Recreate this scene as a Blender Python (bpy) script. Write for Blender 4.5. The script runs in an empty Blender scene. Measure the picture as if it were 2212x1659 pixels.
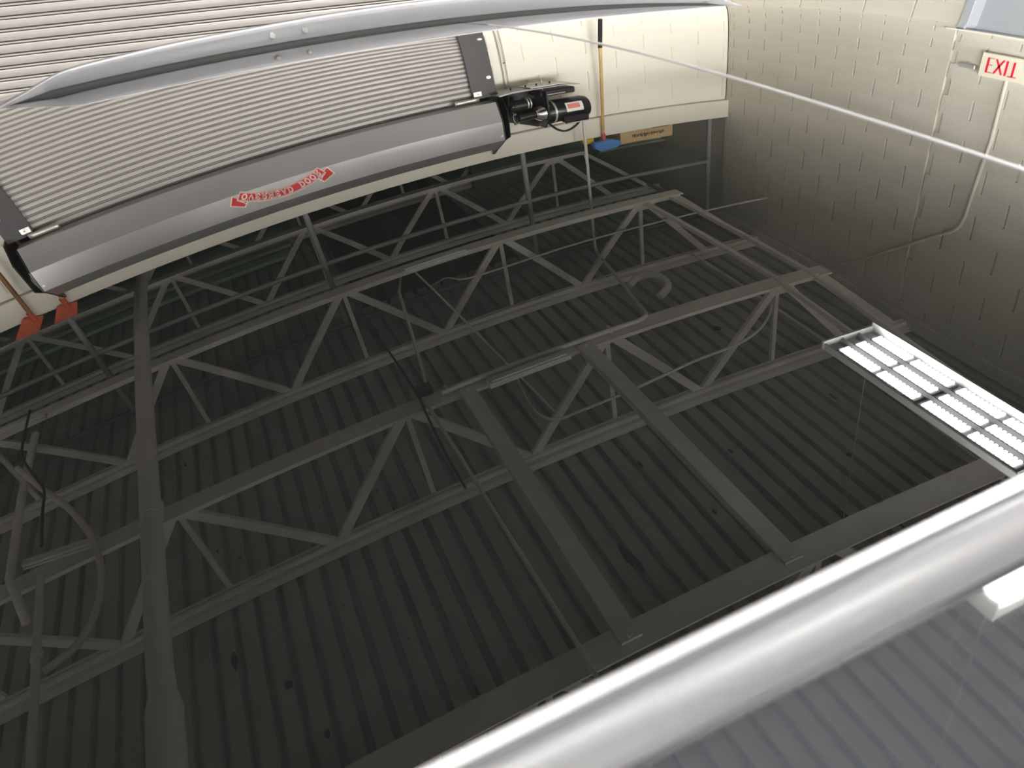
import bpy, bmesh, math, random
from mathutils import Vector, Matrix
random.seed(7)
S = bpy.context.scene
C = S.collection
Z0 = 2.35                                  # height of the calibration origin (car roof level) above the floor
# ---------------------------------------------------------------- camera
cam_d = bpy.data.cameras.new('camera'); cam = bpy.data.objects.new('camera', cam_d); C.objects.link(cam); S.camera = cam
yaw, pitch, roll, FPX = 0.412271, 0.706223, -0.011087, 1534.516
fw = Vector((math.sin(yaw)*math.cos(pitch), math.cos(yaw)*math.cos(pitch), -math.sin(pitch)))
rt = fw.cross(Vector((0, 0, 1))).normalized(); up = rt.cross(fw)
r_ = math.cos(roll)*rt + math.sin(roll)*up; u_ = -math.sin(roll)*rt + math.cos(roll)*up
cam.matrix_world = Matrix(((r_.x, u_.x, -fw.x, 0), (r_.y, u_.y, -fw.y, 0), (r_.z, u_.z, -fw.z, Z0+0.27718), (0, 0, 0, 1)))
cam_d.sensor_width = 36; cam_d.lens = FPX/2212*36; cam_d.clip_start = .01; cam_d.clip_end = 100
cam_d.dof.use_dof = True; cam_d.dof.focus_distance = 4.2; cam_d.dof.aperture_fstop = 8.0
# ---------------------------------------------------------------- world, exposure
w = bpy.data.worlds.new('world'); S.world = w; w.use_nodes = True
w.node_tree.nodes['Background'].inputs[0].default_value = (.5, .55, .6, 1); w.node_tree.nodes['Background'].inputs[1].default_value = .02
vs = S.view_settings; vs.view_transform = 'Standard'; vs.look = 'None'; vs.gamma = 1; vs.use_curve_mapping = False; vs.exposure = 0.15
LAMPS = dict(chips=180, rail=255, right=270, left=170, fill_mid=210, fill_backl=180, fill_backr=800, fill_overl=105, fill_overr=115)   # strength of the lamp tubes, added unseen ones included, and of the LED chips
S.cycles.max_bounces = 10; S.cycles.diffuse_bounces = 6; S.cycles.glossy_bounces = 6
S.cycles.sample_clamp_indirect = 12
# ---------------------------------------------------------------- materials
def mat(name, col, rough=.5, metal=0., ior=1.45, spec=.5, emit=None, noise=None, bump=0., bscale=80, coat=0.):
    m = bpy.data.materials.new(name); m.use_nodes = True; nt = m.node_tree; b = nt.nodes['Principled BSDF']
    b.inputs['Base Color'].default_value = (*col, 1); b.inputs['Roughness'].default_value = rough
    b.inputs['Metallic'].default_value = metal; b.inputs['IOR'].default_value = ior
    b.inputs['Specular IOR Level'].default_value = spec; b.inputs['Coat Weight'].default_value = coat; b.inputs['Coat Roughness'].default_value = .03
    if emit is not None:
        b.inputs['Emission Color'].default_value = (1, .99, .95, 1); b.inputs['Emission Strength'].default_value = emit
    tc = nt.nodes.new('ShaderNodeTexCoord')
    if noise:                              # (scale, second colour, low, high)
        n = nt.nodes.new('ShaderNodeTexNoise'); n.inputs['Scale'].default_value = noise[0]; n.inputs['Detail'].default_value = 6
        r = nt.nodes.new('ShaderNodeValToRGB'); r.color_ramp.elements[0].position = noise[2]; r.color_ramp.elements[1].position = noise[3]
        r.color_ramp.elements[0].color = (*noise[1], 1); r.color_ramp.elements[1].color = (*col, 1)
        nt.links.new(tc.outputs['Object'], n.inputs['Vector']); nt.links.new(n.outputs['Fac'], r.inputs['Fac']); nt.links.new(r.outputs['Color'], b.inputs['Base Color'])
    if bump:
        n2 = nt.nodes.new('ShaderNodeTexNoise'); n2.inputs['Scale'].default_value = bscale; n2.inputs['Detail'].default_value = 4
        bp = nt.nodes.new('ShaderNodeBump'); bp.inputs['Strength'].default_value = bump; bp.inputs['Distance'].default_value = .004
        nt.links.new(tc.outputs['Object'], n2.inputs['Vector']); nt.links.new(n2.outputs['Fac'], bp.inputs['Height']); nt.links.new(bp.outputs['Normal'], b.inputs['Normal'])
    return m
M = dict(
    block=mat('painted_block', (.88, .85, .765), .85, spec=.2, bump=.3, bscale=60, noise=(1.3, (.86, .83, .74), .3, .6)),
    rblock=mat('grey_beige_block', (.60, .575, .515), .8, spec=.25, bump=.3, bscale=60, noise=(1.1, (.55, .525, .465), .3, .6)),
    mortar=mat('painted_mortar', (.86, .83, .745), .85),
    beam=mat('painted_beam', (.87, .835, .74), .5, bump=.2, bscale=25, noise=(2.2, (.83, .795, .70), .3, .62)),
    dkwall=mat('dark_green_wall', (.20, .27, .21), .8, noise=(1.5, (.09, .12, .09), .35, .6)),
    green=mat('green_band', (.26, .40, .32), .6),
    floor=mat('concrete_floor', (.52, .50, .47), .35, noise=(.9, (.33, .32, .30), .3, .7), bump=.15, bscale=12),
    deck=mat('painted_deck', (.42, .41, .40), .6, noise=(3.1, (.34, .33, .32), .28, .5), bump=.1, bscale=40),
    stain=mat('dark_stain', (.04, .036, .03), .8),
    steel=mat('painted_steel', (.80, .775, .735), .5, noise=(4, (.68, .65, .61), .3, .6)),
    pipe=mat('painted_pipe', (.76, .73, .70), .45, noise=(3, (.66, .63, .60), .3, .6)),
    rail=mat('grey_railing', (.30, .31, .32), .4),
    emt=mat('white_conduit', (.72, .70, .66), .35),
    galv=mat('galvanised_steel', (.55, .56, .55), .35, metal=.6),
    seam=mat('slat_seam', (.085, .078, .073), .7), raild=mat('dark_railing', (.13, .13, .135), .45), bright=mat('bright_strip', (.42, .415, .425), .3, metal=.3),
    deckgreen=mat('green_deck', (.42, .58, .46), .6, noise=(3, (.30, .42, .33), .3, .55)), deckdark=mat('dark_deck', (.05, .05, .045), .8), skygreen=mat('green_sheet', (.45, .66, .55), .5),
    slat=mat('grey_slat', (.41, .385, .375), .42, metal=.15, bump=.03, bscale=300),
    hood=mat('grey_hood', (.33, .32, .32), .30, metal=.30, bump=.02, bscale=20),
    guide=mat('dark_guide', (.045, .042, .046), .5),
    black=mat('black_enamel', (.012, .012, .013), .28),
    rubber=mat('black_rubber', (.012, .012, .012), .7),
    zinc=mat('bright_zinc', (.72, .71, .66), .3, metal=.75),
    chrome=mat('bright_steel', (.8, .79, .76), .15, metal=1.),
    white=mat('white_enamel', (.75, .75, .72), .4),
    refl=mat('white_reflector', (.20, .20, .22), .5),
    led=mat('led_chip', (1, 1, 1), .5, emit=LAMPS['chips']),
    red=mat('red_print', (.60, .012, .02), .5), cream=mat('white_print', (.85, .72, .66), .5),
    exitface=mat('ivory_plastic', (.80, .77, .64), .4), exitred=mat('exit_red', (.80, .012, .05), .45), pink=mat('pink_print', (.75, .25, .22), .5),
    paper=mat('white_label', (.85, .83, .80), .5),
    wood=mat('yellow_wood', (.62, .42, .17), .5, noise=(9, (.50, .32, .12), .35, .6)), brown=mat('brown_wood', (.33, .16, .06), .55, noise=(6, (.22, .10, .035), .35, .6)),
    orange=mat('orange_plastic', (.62, .10, .035), .5), blue=mat('blue_plastic', (.09, .23, .60), .5), yellow=mat('yellow_plastic', (.75, .47, .03), .5), redc=mat('red_collar', (.5, .10, .10), .5),
    card=mat('cardboard', (.60, .43, .24), .8, noise=(5, (.52, .37, .2), .3, .6)), ink=mat('black_ink', (.03, .025, .02), .8),
    doorm=mat('grey_blue_paint', (.36, .385, .42), .4), 
    paint=mat('metallic_grey_paint', (.055, .057, .062), .25, metal=.0, ior=1.6, coat=1.), silver=mat('satin_silver', (.105, .105, .112), .36, metal=.10, spec=.35),
    silver_d=mat('silver_recess', (.22, .22, .25), .4, metal=.5), sidewin=mat('side_glass', (.01, .011, .012), .02), tyre=mat('tyre', (.02, .02, .02), .8),
    tail=mat('tail_lamp', (.35, .01, .01), .2), lamp=mat('lamp_lens', (.6, .62, .65), .1), lift=mat('lift_blue', (.05, .10, .22), .45), wallg=mat('grey_wall', (.62, .59, .52), .7))
def coated_glass(name, pts, rough=0., base=(.003, .003, .003)):   # reflective coated glass: reflectance against the angle of incidence
    m = bpy.data.materials.new(name); m.use_nodes = True; nt = m.node_tree; nt.nodes.clear()
    out = nt.nodes.new('ShaderNodeOutputMaterial'); mx = nt.nodes.new('ShaderNodeMixShader'); d = nt.nodes.new('ShaderNodeBsdfDiffuse'); g = nt.nodes.new('ShaderNodeBsdfGlossy')
    d.inputs['Color'].default_value = (*base, 1); g.inputs['Color'].default_value = (1, 1, 1, 1); g.inputs['Roughness'].default_value = rough
    lw = nt.nodes.new('ShaderNodeLayerWeight'); lw.inputs['Blend'].default_value = .5
    r = nt.nodes.new('ShaderNodeValToRGB'); e = r.color_ramp.elements
    for i, (deg, v) in enumerate(pts):
        pos = 1-math.cos(math.radians(deg))
        q = e[i] if i < 2 else e.new(pos)
        q.position = pos; q.color = (v, v, v, 1)
    nt.links.new(lw.outputs['Facing'], r.inputs['Fac']); nt.links.new(r.outputs['Color'], mx.inputs['Fac'])
    nt.links.new(d.outputs[0], mx.inputs[1]); nt.links.new(g.outputs[0], mx.inputs[2]); nt.links.new(mx.outputs[0], out.inputs['Surface']); return m
M['glass'] = coated_glass('roof_glass', [(0, .042), (40, .047), (52, .062), (60, .10), (66, .18), (70, .34), (74, .53), (78, .62), (82, .69), (90, 1.0)])
M['gloss'] = coated_glass('roof_side_lacquer', [(0, .10), (40, .12), (60, .22), (75, .50), (90, 1.0)], rough=.03, base=(.022, .024, .028))
# ---------------------------------------------------------------- mesh helpers (all coordinates in metres; z counted from the roof level, +Z0)
class MB:
    def __init__(s): s.v = []; s.f = []; s.mi = []; s.cur = 0
    def add(s, vs, fs):
        n = len(s.v); s.v += [tuple(a) for a in vs]; s.f += [tuple(i+n for i in f) for f in fs]; s.mi += [s.cur]*len(fs); return s
    def box(s, x0, x1, y0, y1, z0, z1):
        return s.add([(x, y, z) for z in (z0, z1) for y in (y0, y1) for x in (x0, x1)],
                     [(0, 2, 3, 1), (4, 5, 7, 6), (0, 1, 5, 4), (2, 6, 7, 3), (0, 4, 6, 2), (1, 3, 7, 5)])
    def bar(s, p, q, a, b, upv=(0, 0, 1)):
        p, q = Vector(p), Vector(q); d = (q-p).normalized(); upv = Vector(upv)
        if abs(d.dot(upv)) > .98: upv = Vector((1, 0, 0))
        sx = d.cross(upv).normalized(); sy = sx.cross(d)
        vs = [c + sx*i*a/2 + sy*j*b/2 for c in (p, q) for j in (-1, 1) for i in (-1, 1)]
        return s.add(vs, [(0, 2, 3, 1), (4, 5, 7, 6), (0, 1, 5, 4), (2, 6, 7, 3), (0, 4, 6, 2), (1, 3, 7, 5)])
    def tube(s, path, r, n=10, caps=True):
        P = [Vector(p) for p in path]; N = len(P); rr = r if isinstance(r, (list, tuple)) else [r]*N
        vs = []; prev = None
        for i, p in enumerate(P):
            t = (P[min(i+1, N-1)]-P[max(i-1, 0)]).normalized()
            if prev is None: prev = t.cross(Vector((0, 0, 1)) if abs(t.z) < .9 else Vector((1, 0, 0))).normalized()
            a = (prev - t*prev.dot(t)).normalized(); prev = a; b = t.cross(a)
            for k in range(n):
                th = 2*math.pi*k/n; vs.append(p + (a*math.cos(th)+b*math.sin(th))*rr[i])
        fs = [(i*n+k, i*n+(k+1) % n, (i+1)*n+(k+1) % n, (i+1)*n+k) for i in range(N-1) for k in range(n)]
        if caps: fs += [tuple(range(n))[::-1], tuple(range((N-1)*n, N*n))]
        return s.add(vs, fs)
    def prism(s, prof, x0, x1, axis='x'):                # profile (a, b) swept along an axis
        n = len(prof)
        if axis == 'x': vs = [(x, a, b) for x in (x0, x1) for a, b in prof]
        elif axis == 'y': vs = [(a, y, b) for y in (x0, x1) for a, b in prof]
        else: vs = [(a, b, z) for z in (x0, x1) for a, b in prof]
        return s.add(vs, [(k, (k+1) % n, n+(k+1) % n, n+k) for k in range(n)] + [tuple(range(n))[::-1], tuple(range(n, 2*n))])
    def grid(s, P, closed=False):
        R, K = len(P), len(P[0]); vs = [p for row in P for p in row]
        return s.add(vs, [(i*K+j, i*K+j+1, (i+1)*K+j+1, (i+1)*K+j) for i in range(R-1) for j in range(K-1)])
    def build(s, name, m, parent=None, smooth=False, bevel=0., recalc=True, zoff=None):
        me = bpy.data.meshes.new(name); dz = Z0 if zoff is None else zoff
        me.from_pydata([(a, b, c+dz) for a, b, c in s.v], [], s.f)
        ms = m if isinstance(m, (list, tuple)) else [m]
        for q in ms: me.materials.append(q if not isinstance(q, str) else M[q])
        for p, i in zip(me.polygons, s.mi): p.material_index = i
        if recalc or bevel:
            bm = bmesh.new(); bm.from_mesh(me); bmesh.ops.recalc_face_normals(bm, faces=bm.faces)
            if bevel: bmesh.ops.bevel(bm, geom=bm.edges[:], offset=bevel, segments=1, affect='EDGES', clamp_overlap=True)
            bm.to_mesh(me); bm.free()
        if smooth:
            if smooth is True: me.shade_smooth()
            else:
                me.shade_smooth(); me.set_sharp_from_angle(angle=math.radians(smooth))
        o = bpy.data.objects.new(name, me); C.objects.link(o)
        if parent is not None:
            o.parent = parent
            if parent.type == 'EMPTY': o.location = -parent.location
        return o
def tag(o, label, cat, group=None, kind=None):
    o['label'] = label; o['category'] = cat
    if group: o['group'] = group
    if kind: o['kind'] = kind
    return o
def root(name, loc, label, cat, group=None, kind=None):
    o = bpy.data.objects.new(name, None); C.objects.link(o); o.location = (loc[0], loc[1], loc[2]+Z0)
    o.empty_display_size = .1
    return tag(o, label, cat, group, kind)
def copy_tree(o, dx=0, dy=0, dz=0, parent=None):
    c = o.copy(); C.objects.link(c); c.parent = parent
    if parent is None: c.location = o.location + Vector((dx, dy, dz))
    for ch in o.children: copy_tree(ch, parent=c)
    return c
def smooth_path(pts, n=8):                                # Catmull-Rom
    P = [Vector(p) for p in pts]; P = [P[0]*2-P[1]] + P + [P[-1]*2-P[-2]]; out = []
    for i in range(1, len(P)-2):
        a, b, c, d = P[i-1:i+3]
        for k in range(n):
            t = k/n; out.append(.5*((2*b)+(c-a)*t+(2*a-5*b+4*c-d)*t*t+(3*b-a-3*c+d)*t**3))
    return out + [P[-2]]
def bend(p, q, r, rad, n=8):                              # rounded corner at q
    p, q, r = Vector(p), Vector(q), Vector(r); a = q+(p-q).normalized()*rad; b = q+(r-q).normalized()*rad
    return [a*(1-t)**2+q*2*t*(1-t)+b*t*t for t in [k/n for k in range(n+1)]]
D, W, ZT, ZB, YC = 4.631, 3.763, 2.574, 1.943, 4.466      # wall behind door, right wall, deck chord, bottom chord, curtain plane
FL = -Z0
# ================================================================ setting
tag(MB().box(-6, W, -6.5, D+.2, FL-.1, FL).build('floor', 'floor'), 'grey concrete floor of the garage bay', 'floor', kind='structure')
def block(cx, cz, wd, ht, gap=.004, dep=.012):            # one block face: bevelled pad; made in local x/z, front towards -y
    a, b = wd/2-gap/2, ht/2; e = .005
    vs = [(-a, 0, -b), (a, 0, -b), (a, 0, b), (-a, 0, b), (-a+e, -dep, -b), (a-e, -dep, -b), (a-e, -dep, b), (-a+e, -dep, b)]
    fs = [(4, 5, 6, 7), (0, 1, 5, 4), (1, 2, 6, 5), (2, 3, 7, 6), (3, 0, 4, 7), (3, 2, 1, 0)]
    return vs, fs
def block_mesh(name, wd, ht, m):
    me = bpy.data.meshes.new(name); v, f = block(0, 0, wd, ht); me.from_pydata(v, [], f); me.materials.append(M[m]); return me
# wall with the rolling door
wall = root('wall_back', (0, D, 0), 'cream painted concrete block wall that carries the rolling door', 'wall', kind='structure')
mb = MB(); mb.box(-6, -1.25, D+.012, D+.2, FL, 1.27); mb.box(1.56, W, D+.012, D+.2, FL, 1.27); mb.box(-1.25, 1.56, D+.012, D+.2, .80, 1.27)
mb.build('wall_core', 'mortar', wall)
cap = MB().box(-6, 3.775, D-.035, D+.22, 1.275, 1.47).build('cap_beam', 'beam', wall, bevel=.004)
RH, RW_ = .2413, .484
bm_full = block_mesh('concrete_block', RW_, RH, 'block')
def put_block(me, x, y, z, parent, rotz=0):
    o = bpy.data.objects.new('concrete_block', me); C.objects.link(o); o.parent = parent
    o.location = (x-parent.location.x, y-parent.location.y, z+Z0-parent.location.z); o.rotation_euler = (0, 0, rotz); return o
rest = MB()
cutcache = {}
def wall_rows(x0, x1, z0, z1, phase, single):
    k = 0
    for k in range(0, 16):
        zc = -2.40 + RH*(k+.5)+.0; zc = -2.40+RH*k+RH/2
        if zc-RH/2 < z0-.3 or zc > z1: continue
        ph = 1.78 if k % 2 == 0 else 2.022
        n0 = math.floor((x0-ph)/RW_)
        for n in range(n0, n0+30):
            a, b = ph+n*RW_, ph+(n+1)*RW_; a, b = max(a, x0), min(b, x1)
            if b-a < .04: continue
            zt = min(zc+RH/2, z1); zb = max(zc-RH/2, FL+.001); h = zt-zb
            if h < .03: continue
            key = (round(b-a, 3), round(h, 3))
            if single(a, b, zc):
                if key not in cutcache: cutcache[key] = block_mesh('concrete_block', key[0], key[1], 'block')
                put_block(cutcache[key], (a+b)/2, D+.012, (zt+zb)/2, wall)
            else:
                v, f = block(0, 0, b-a, h); rest.add([(p[0]+(a+b)/2, p[1]+D+.012, p[2]+(zt+zb)/2) for p in v], f)
wall_rows(1.56, W, FL, 1.27, 0, lambda a, b, z: z > -1.2)
wall_rows(-6, -1.25, FL, 1.27, 0, lambda a, b, z: z > -.9 and a > -2.8)
rest.build('lower_blocks', 'block', wall)['kind'] = 'stuff'
# right wall
wr = root('wall_right', (W, 0, 0), 'painted block wall at the right with the exit sign', 'wall', kind='structure')
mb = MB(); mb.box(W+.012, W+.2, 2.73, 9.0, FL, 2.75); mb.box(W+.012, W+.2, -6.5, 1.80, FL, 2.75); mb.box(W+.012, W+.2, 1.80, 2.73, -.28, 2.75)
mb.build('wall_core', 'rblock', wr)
rh, rw = .17, .34; rest = MB(); k = 0; cut2 = {}
def right_rows(y0, y1, z0, z1, single):
    for k in range(0, 30):
        zc = .47+(k-16)*rh
        zt, zb = min(zc+rh/2, z1), max(zc-rh/2, z0)
        if zt-zb < .03: continue
        ph = 2.87 if k % 2 == 0 else 2.70
        n0 = math.floor((y0-ph)/rw)
        for n in range(n0, n0+40):
            a, b = max(ph+n*rw, y0), min(ph+(n+1)*rw, y1)
            if b-a < .04: continue
            key = (round(b-a, 3), round(zt-zb, 3))
            if single(a, b, zc):
                if key not in cut2: cut2[key] = block_mesh('concrete_block', key[0], key[1], 'rblock')
                put_block(cut2[key], W+.012, (a+b)/2, (zt+zb)/2, wr, -math.pi/2)
            else:
                v, f = block(0, 0, b-a, zt-zb); rest.add([(W+.012+p[1], (a+b)/2-p[0], p[2]+(zt+zb)/2) for p in v], f)
near = lambda a, b, z: a > 1.4 and z > -.75 and b <= D+.01
right_rows(2.73, D+.005, FL, 2.48, near); right_rows(1.80, 2.73, -.28, 2.48, near); right_rows(-6.5, 1.80, FL, 2.48, lambda a, b, z: False)
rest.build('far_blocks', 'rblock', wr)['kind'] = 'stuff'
MB().box(W-.03, W+.02, -6.5, D, 2.50, 2.60).build('bond_beam', 'rblock', wr, bevel=.004)
tag(MB().box(-6.2, -6, -6.5, 9.0, FL, 2.75).build('wall_left', 'wallg'), 'plain painted wall on the far left of the bay', 'wall', kind='structure')
tag(MB().box(-6, W, -6.7, -6.5, FL, 2.75).build('wall_front', 'wallg'), 'plain painted wall behind the photographer', 'wall', kind='structure')
wf = root('wall_far', (0, 9.0, 0), 'dark green wall far behind the railing of the mezzanine', 'wall', kind='structure')
MB().box(-6, W+.2, 9.0, 9.2, 1.2, 2.75).build('wall_core', 'dkwall', wf)
for ya, w_ in ((6.55, .16), (6.85, .10), (7.25, .30)):
    MB().box(-6, .10, ya, ya+w_, 2.54, 2.58).build('green_band', 'skygreen', wf)  # flat green bands just under the far deck
MB().box(2.2, W, 6.9, 7.0, 1.27, 2.62).build('green_partition', 'dkwall', wf)
tag(MB().box(-6, W, D+.22, 9.0, 1.20, 1.27).build('mezzanine_floor', 'wallg'), 'mezzanine floor behind the top of the door wall', 'floor', kind='structure')
# roof deck: fluted sheets
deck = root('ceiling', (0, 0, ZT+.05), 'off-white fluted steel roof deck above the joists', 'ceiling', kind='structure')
RP = .1207; ZD = ZT+.05; base = -1.138
def deck_sheet(i0, n, ys=(-6.5, 5.0)):
    prof = []
    for k in range(n):
        x = base+(i0+k)*RP
        prof += [(x, ZD), (x+.078, ZD), (x+.086, ZD+.045), (x+.1127, ZD+.045)]
    prof.append((base+(i0+n)*RP, ZD))
    mb = MB(); L = len(prof)
    vs = [(a, y, b) for y in ys for a, b in prof]
    mb.add(vs, [(k, k+1, L+k+1, L+k) for k in range(L-1)]); return mb
i0 = -41
while base+i0*RP < W:
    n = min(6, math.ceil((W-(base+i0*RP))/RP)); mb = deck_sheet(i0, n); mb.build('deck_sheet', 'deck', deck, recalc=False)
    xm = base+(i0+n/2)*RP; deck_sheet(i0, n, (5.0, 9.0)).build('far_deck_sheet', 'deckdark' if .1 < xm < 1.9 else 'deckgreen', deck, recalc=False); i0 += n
MB().box(-6.2, W+.2, -6.7, 9.2, ZD+.06, ZD+.15).build('roof_slab', 'dkwall', deck)
# dark dents and peeling spots of the deck, thin flakes hanging from it
st = MB()
for x, y, sx, sy in [(.06, 1.62, .012, .03), (.08, 1.52, .02, .01), (1.0, 1.9, .02, .09), (1.03, 1.82, .012, .05), (-.2, 1.3, .02, .05), (-.6, 1.75, .02, .02), (.0, 1.36, .01, .01),
                     (.03, 1.36, .01, .01), (.3, 1.33, .015, .012), (-.72, 2.05, .03, .03), (2.1, 1.6, .02, .05), (2.3, 1.5, .012, .09), (1.55, 1.9, .012, .02), (1.9, 2.2, .01, .02), (-.95, 2.3, .015, .05),
                     (.7, 1.5, .01, .015), (.75, 3.3, .03, .012), (1.9, 3.4, .02, .02), (2.6, 3.2, .03, .03), (2.75, 2.3, .01, .04), (1.4, 2.35, .01, .03), (2.45, 1.9, .02, .012), (-1.3, 1.8, .02, .03), (-1.0, 1.45, .03, .02), (1.45, 1.2, .008, .02), (1.8, 1.35, .01, .01)]:
    n = 7; pts = [(x+sx*math.cos(6.283*k/n)*random.uniform(.6, 1.2), y+sy*math.sin(6.283*k/n)*random.uniform(.6, 1.2)) for k in range(n)]
    st.prism(pts, ZD-.0035, ZD-.0008, 'z')
st.build('dark_spots', 'stain', deck)['kind'] = 'stuff'
fk = MB()
for k in range(46):
    x = base+random.randint(0, 38)*RP+random.uniform(.01, .07); y = random.uniform(.9, 4.0); h = random.uniform(.02, .045)
    fk.add([(x, y, ZD), (x+.008, y+.01, ZD), (x+.004, y, ZD-h)], [(0, 1, 2)])
fk.build('peeling_flakes', 'stain', deck, recalc=False)['kind'] = 'stuff'
# ================================================================ roof joists
def joist(y, label):
    j = root('roof_joist', (0, y, ZB), label, 'joist', 'open web joists under the roof deck')
    mb = MB(); mb.bar((-6, y, ZT+.022), (W, y, ZT+.022), .10, .045); mb.bar((-6, y-.012, ZT-.015), (W, y-.012, ZT-.015), .014, .03); mb.bar((-6, y+.012, ZT-.015), (W, y+.012, ZT-.015), .014, .03)
    mb.build('top_chord', 'steel', j)
    mb = MB(); mb.bar((-6, y, ZB+.004), (2.95, y, ZB+.004), .10, .010); mb.bar((-6, y, ZB+.03), (2.95, y, ZB+.03), .014, .05)
    mb.build('bottom_chord', 'steel', j)
    for k in range(-5, 3):
        b = .27+1.17*k; t0 = b-.57; t1 = b+.60
        if b > 2.9: continue
        MB().bar((b-.02, y, ZB+.02), (t0, y, ZT), .05, .022, (0, 1, 0)).build('web_diagonal', 'steel', j)
        MB().bar((b+.02, y, ZB+.02), (min(t1, W-.45), y, ZT), .05, .022, (0, 1, 0)).build('web_diagonal', 'steel', j)
        MB().bar((b+.0, y+.03, ZB+.02), (b+.0, y+.03, ZT), .028, .022, (0, 1, 0)).build('web_post', 'steel', j)
    MB().bar((2.9, y, ZB+.02), (W-.1, y, ZT), .04, .022, (0, 1, 0)).build('web_diagonal', 'steel', j)
    MB().box(b-.07, b+.1, y-.008, y+.008, ZB, ZB+.09).build('gusset_plate', 'steel', j)
    return j
j3 = joist(2.645, 'joist above the roof middle, carrying the long white conduit')
j2 = copy_tree(j3, dy=1.475); j2['label'] = 'joist between the conduit joist and the railing, third from the door wall side'
j2['label'] = 'joist just in front of the door wall, next beyond the conduit joist'
j4 = copy_tree(j3, dy=-1.50); j4['label'] = 'joist nearest the silver roof rail, widest in the picture'
j1 = copy_tree(j3, dy=2.985); j1['label'] = 'joist behind the railing, first beyond the door wall'
j0 = copy_tree(j3, dy=4.45); j0['label'] = 'farthest joist, in front of the dark green wall'
for d, t in ((-3.0, 'joist over the near side of the car, first past the frame'), (-4.5, 'joist behind the photographer'), (-6.0, 'joist far behind the photographer'), (-7.5, 'joist second from the front wall')):
    copy_tree(j3, dy=d)['label'] = t
for (x0, x1, y, t) in ((.70, 1.165, 2.575, 'pale strip light screwed under the conduit joist'), (.68, 1.165, 4.04, 'pale strip light under the joist nearest the door wall')):
    f = root('strip_light', (x0, y, ZB-.03), t, 'light', 'unlit strip lights under the joists')
    MB().box(x0, x1, y-.025, y+.035, ZB-.03, ZB-.001).build('housing', 'white', f, bevel=.003); MB().box(x0+.02, x1-.02, y-.012, y+.018, ZB-.038, ZB-.03).build('lens', 'white', f)
# two wide flat channels spanning the bottom chords
for x, t in ((.555, 'left of the two wide flat channels hung under the joists'), (1.24, 'right of the two wide flat channels hung under the joists')):
    c = root('flat_channel', (x, 1.15, ZB-.02), t, 'channel', 'wide channels under the joists')
    mb = MB(); mb.box(x, x+.08, 1.13, 2.622, ZB-.014, ZB-.002); mb.box(x, x+.006, 1.13, 2.622, ZB-.002, ZB+.03); mb.box(x+.074, x+.08, 1.13, 2.622, ZB-.002, ZB+.03); mb.build('web', 'steel', c)
    for yy in (1.145, 2.605): MB().tube([(x+.04, yy, ZB-.022), (x+.04, yy, ZB-.012)], .009, 6).build('bolt', 'steel', c)
# ================================================================ pipes, ducts, cables under the roof
def pipe(name, label, cat, path, r, m, fit=(), group=None, n=12, fitr=1.35, fl=.05):
    p0 = path[0]; o = root(name, p0, label, cat, group)
    MB().tube(path, r, n).build('tube', m, o, smooth=50)
    for a, b in fit: MB().tube([a, b], r*fitr, n).build('coupling', m, o, smooth=50)
    return o
mp = pipe('main_pipe', 'thickest painted pipe, widening at its near end, running along the left under all joists', 'pipe', [(-1.075, 7.2, 1.85), (-1.075, 5.2, 1.85), (-1.015, 3.95, 1.85), (-.98, 3.1, 1.85), (-.955, 2.35, 1.85), (-.94, 1.76, 1.85), (-.93, 1.64, 1.85)], .047, 'pipe', [((-.955, 2.62, 1.85), (-.956, 2.55, 1.85))], fitr=1.08)
MB().tube([(-.93, 1.66, 1.85), (-.93, 1.60, 1.85), (-.925, 1.2, 1.85), (-.91, -2, 1.85)], [.048, .062, .062, .062], 18).build('wide_section', 'pipe', mp, smooth=50)
pipe('thin_pipe', 'thin pipe at the far left beside the curved hose', 'pipe', [(-1.44, 2.5, 1.84), (-1.375, 1.6, 1.84), (-1.36, .2, 1.84)], .016, 'pipe', [((-1.41, 2.1, 1.84), (-1.409, 2.06, 1.84))])
pipe('short_pipe', 'second thin pipe at the left edge, above the hose', 'pipe', [(-1.636, 3.73, 1.86), (-1.63, 3.2, 1.86), (-1.60, 2.6, 1.86), (-1.59, 2.45, 2.0)], .02, 'pipe')
pipe('flexible_hose', 'curved grey hose bowing to the right of the thin pipe', 'hose', smooth_path([(-1.643, 3.352, 1.80), (-1.49, 3.089, 1.82), (-1.354, 2.874, 1.85), (-1.239, 2.625, 1.85), (-1.187, 2.438, 1.85), (-1.174, 2.276, 1.85), (-1.201, 2.13, 1.85), (-1.267, 2.041, 1.85), (-1.378, 2.004, 1.85)], 6), .015, 'pipe')
pipe('black_cable', 'black cable hanging in a bend at the left edge', 'cable', smooth_path([(-1.63, 3.85, 1.76), (-1.61, 3.53, 1.75), (-1.585, 3.34, 1.75), (-1.482, 3.096, 1.75), (-1.428, 2.967, 1.75), (-1.414, 2.794, 1.75), (-1.398, 2.58, 1.76)], 6), .007, 'rubber', n=8)
pipe('gas_pipe', 'thin straight pipe from the black box down past the two channels', 'pipe', [(.375, 2.66, 1.925), (.395, 2.03, 1.925), (.423, 1.19, 1.925), (.42, .2, 1.925)], .0095, 'pipe', [((.395, 2.03, 1.925), (.396, 2.0, 1.925))], n=8)
pipe('bridging_rod', 'slim bridging rod sloping across to the black box', 'rod', [(.83, 5.1, 2.50), (.60, 3.9, 1.99), (.45, 2.9, 1.97), (.40, 2.66, 1.96)], .010, 'steel', n=8)
pipe('bridging_rod', 'slim bridging rod crossing right of the black cable', 'rod', [(.78, 4.1, 2.0), (.98, 3.3, 2.28), (1.14, 2.76, 2.50)], .008, 'steel', n=8)
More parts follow.
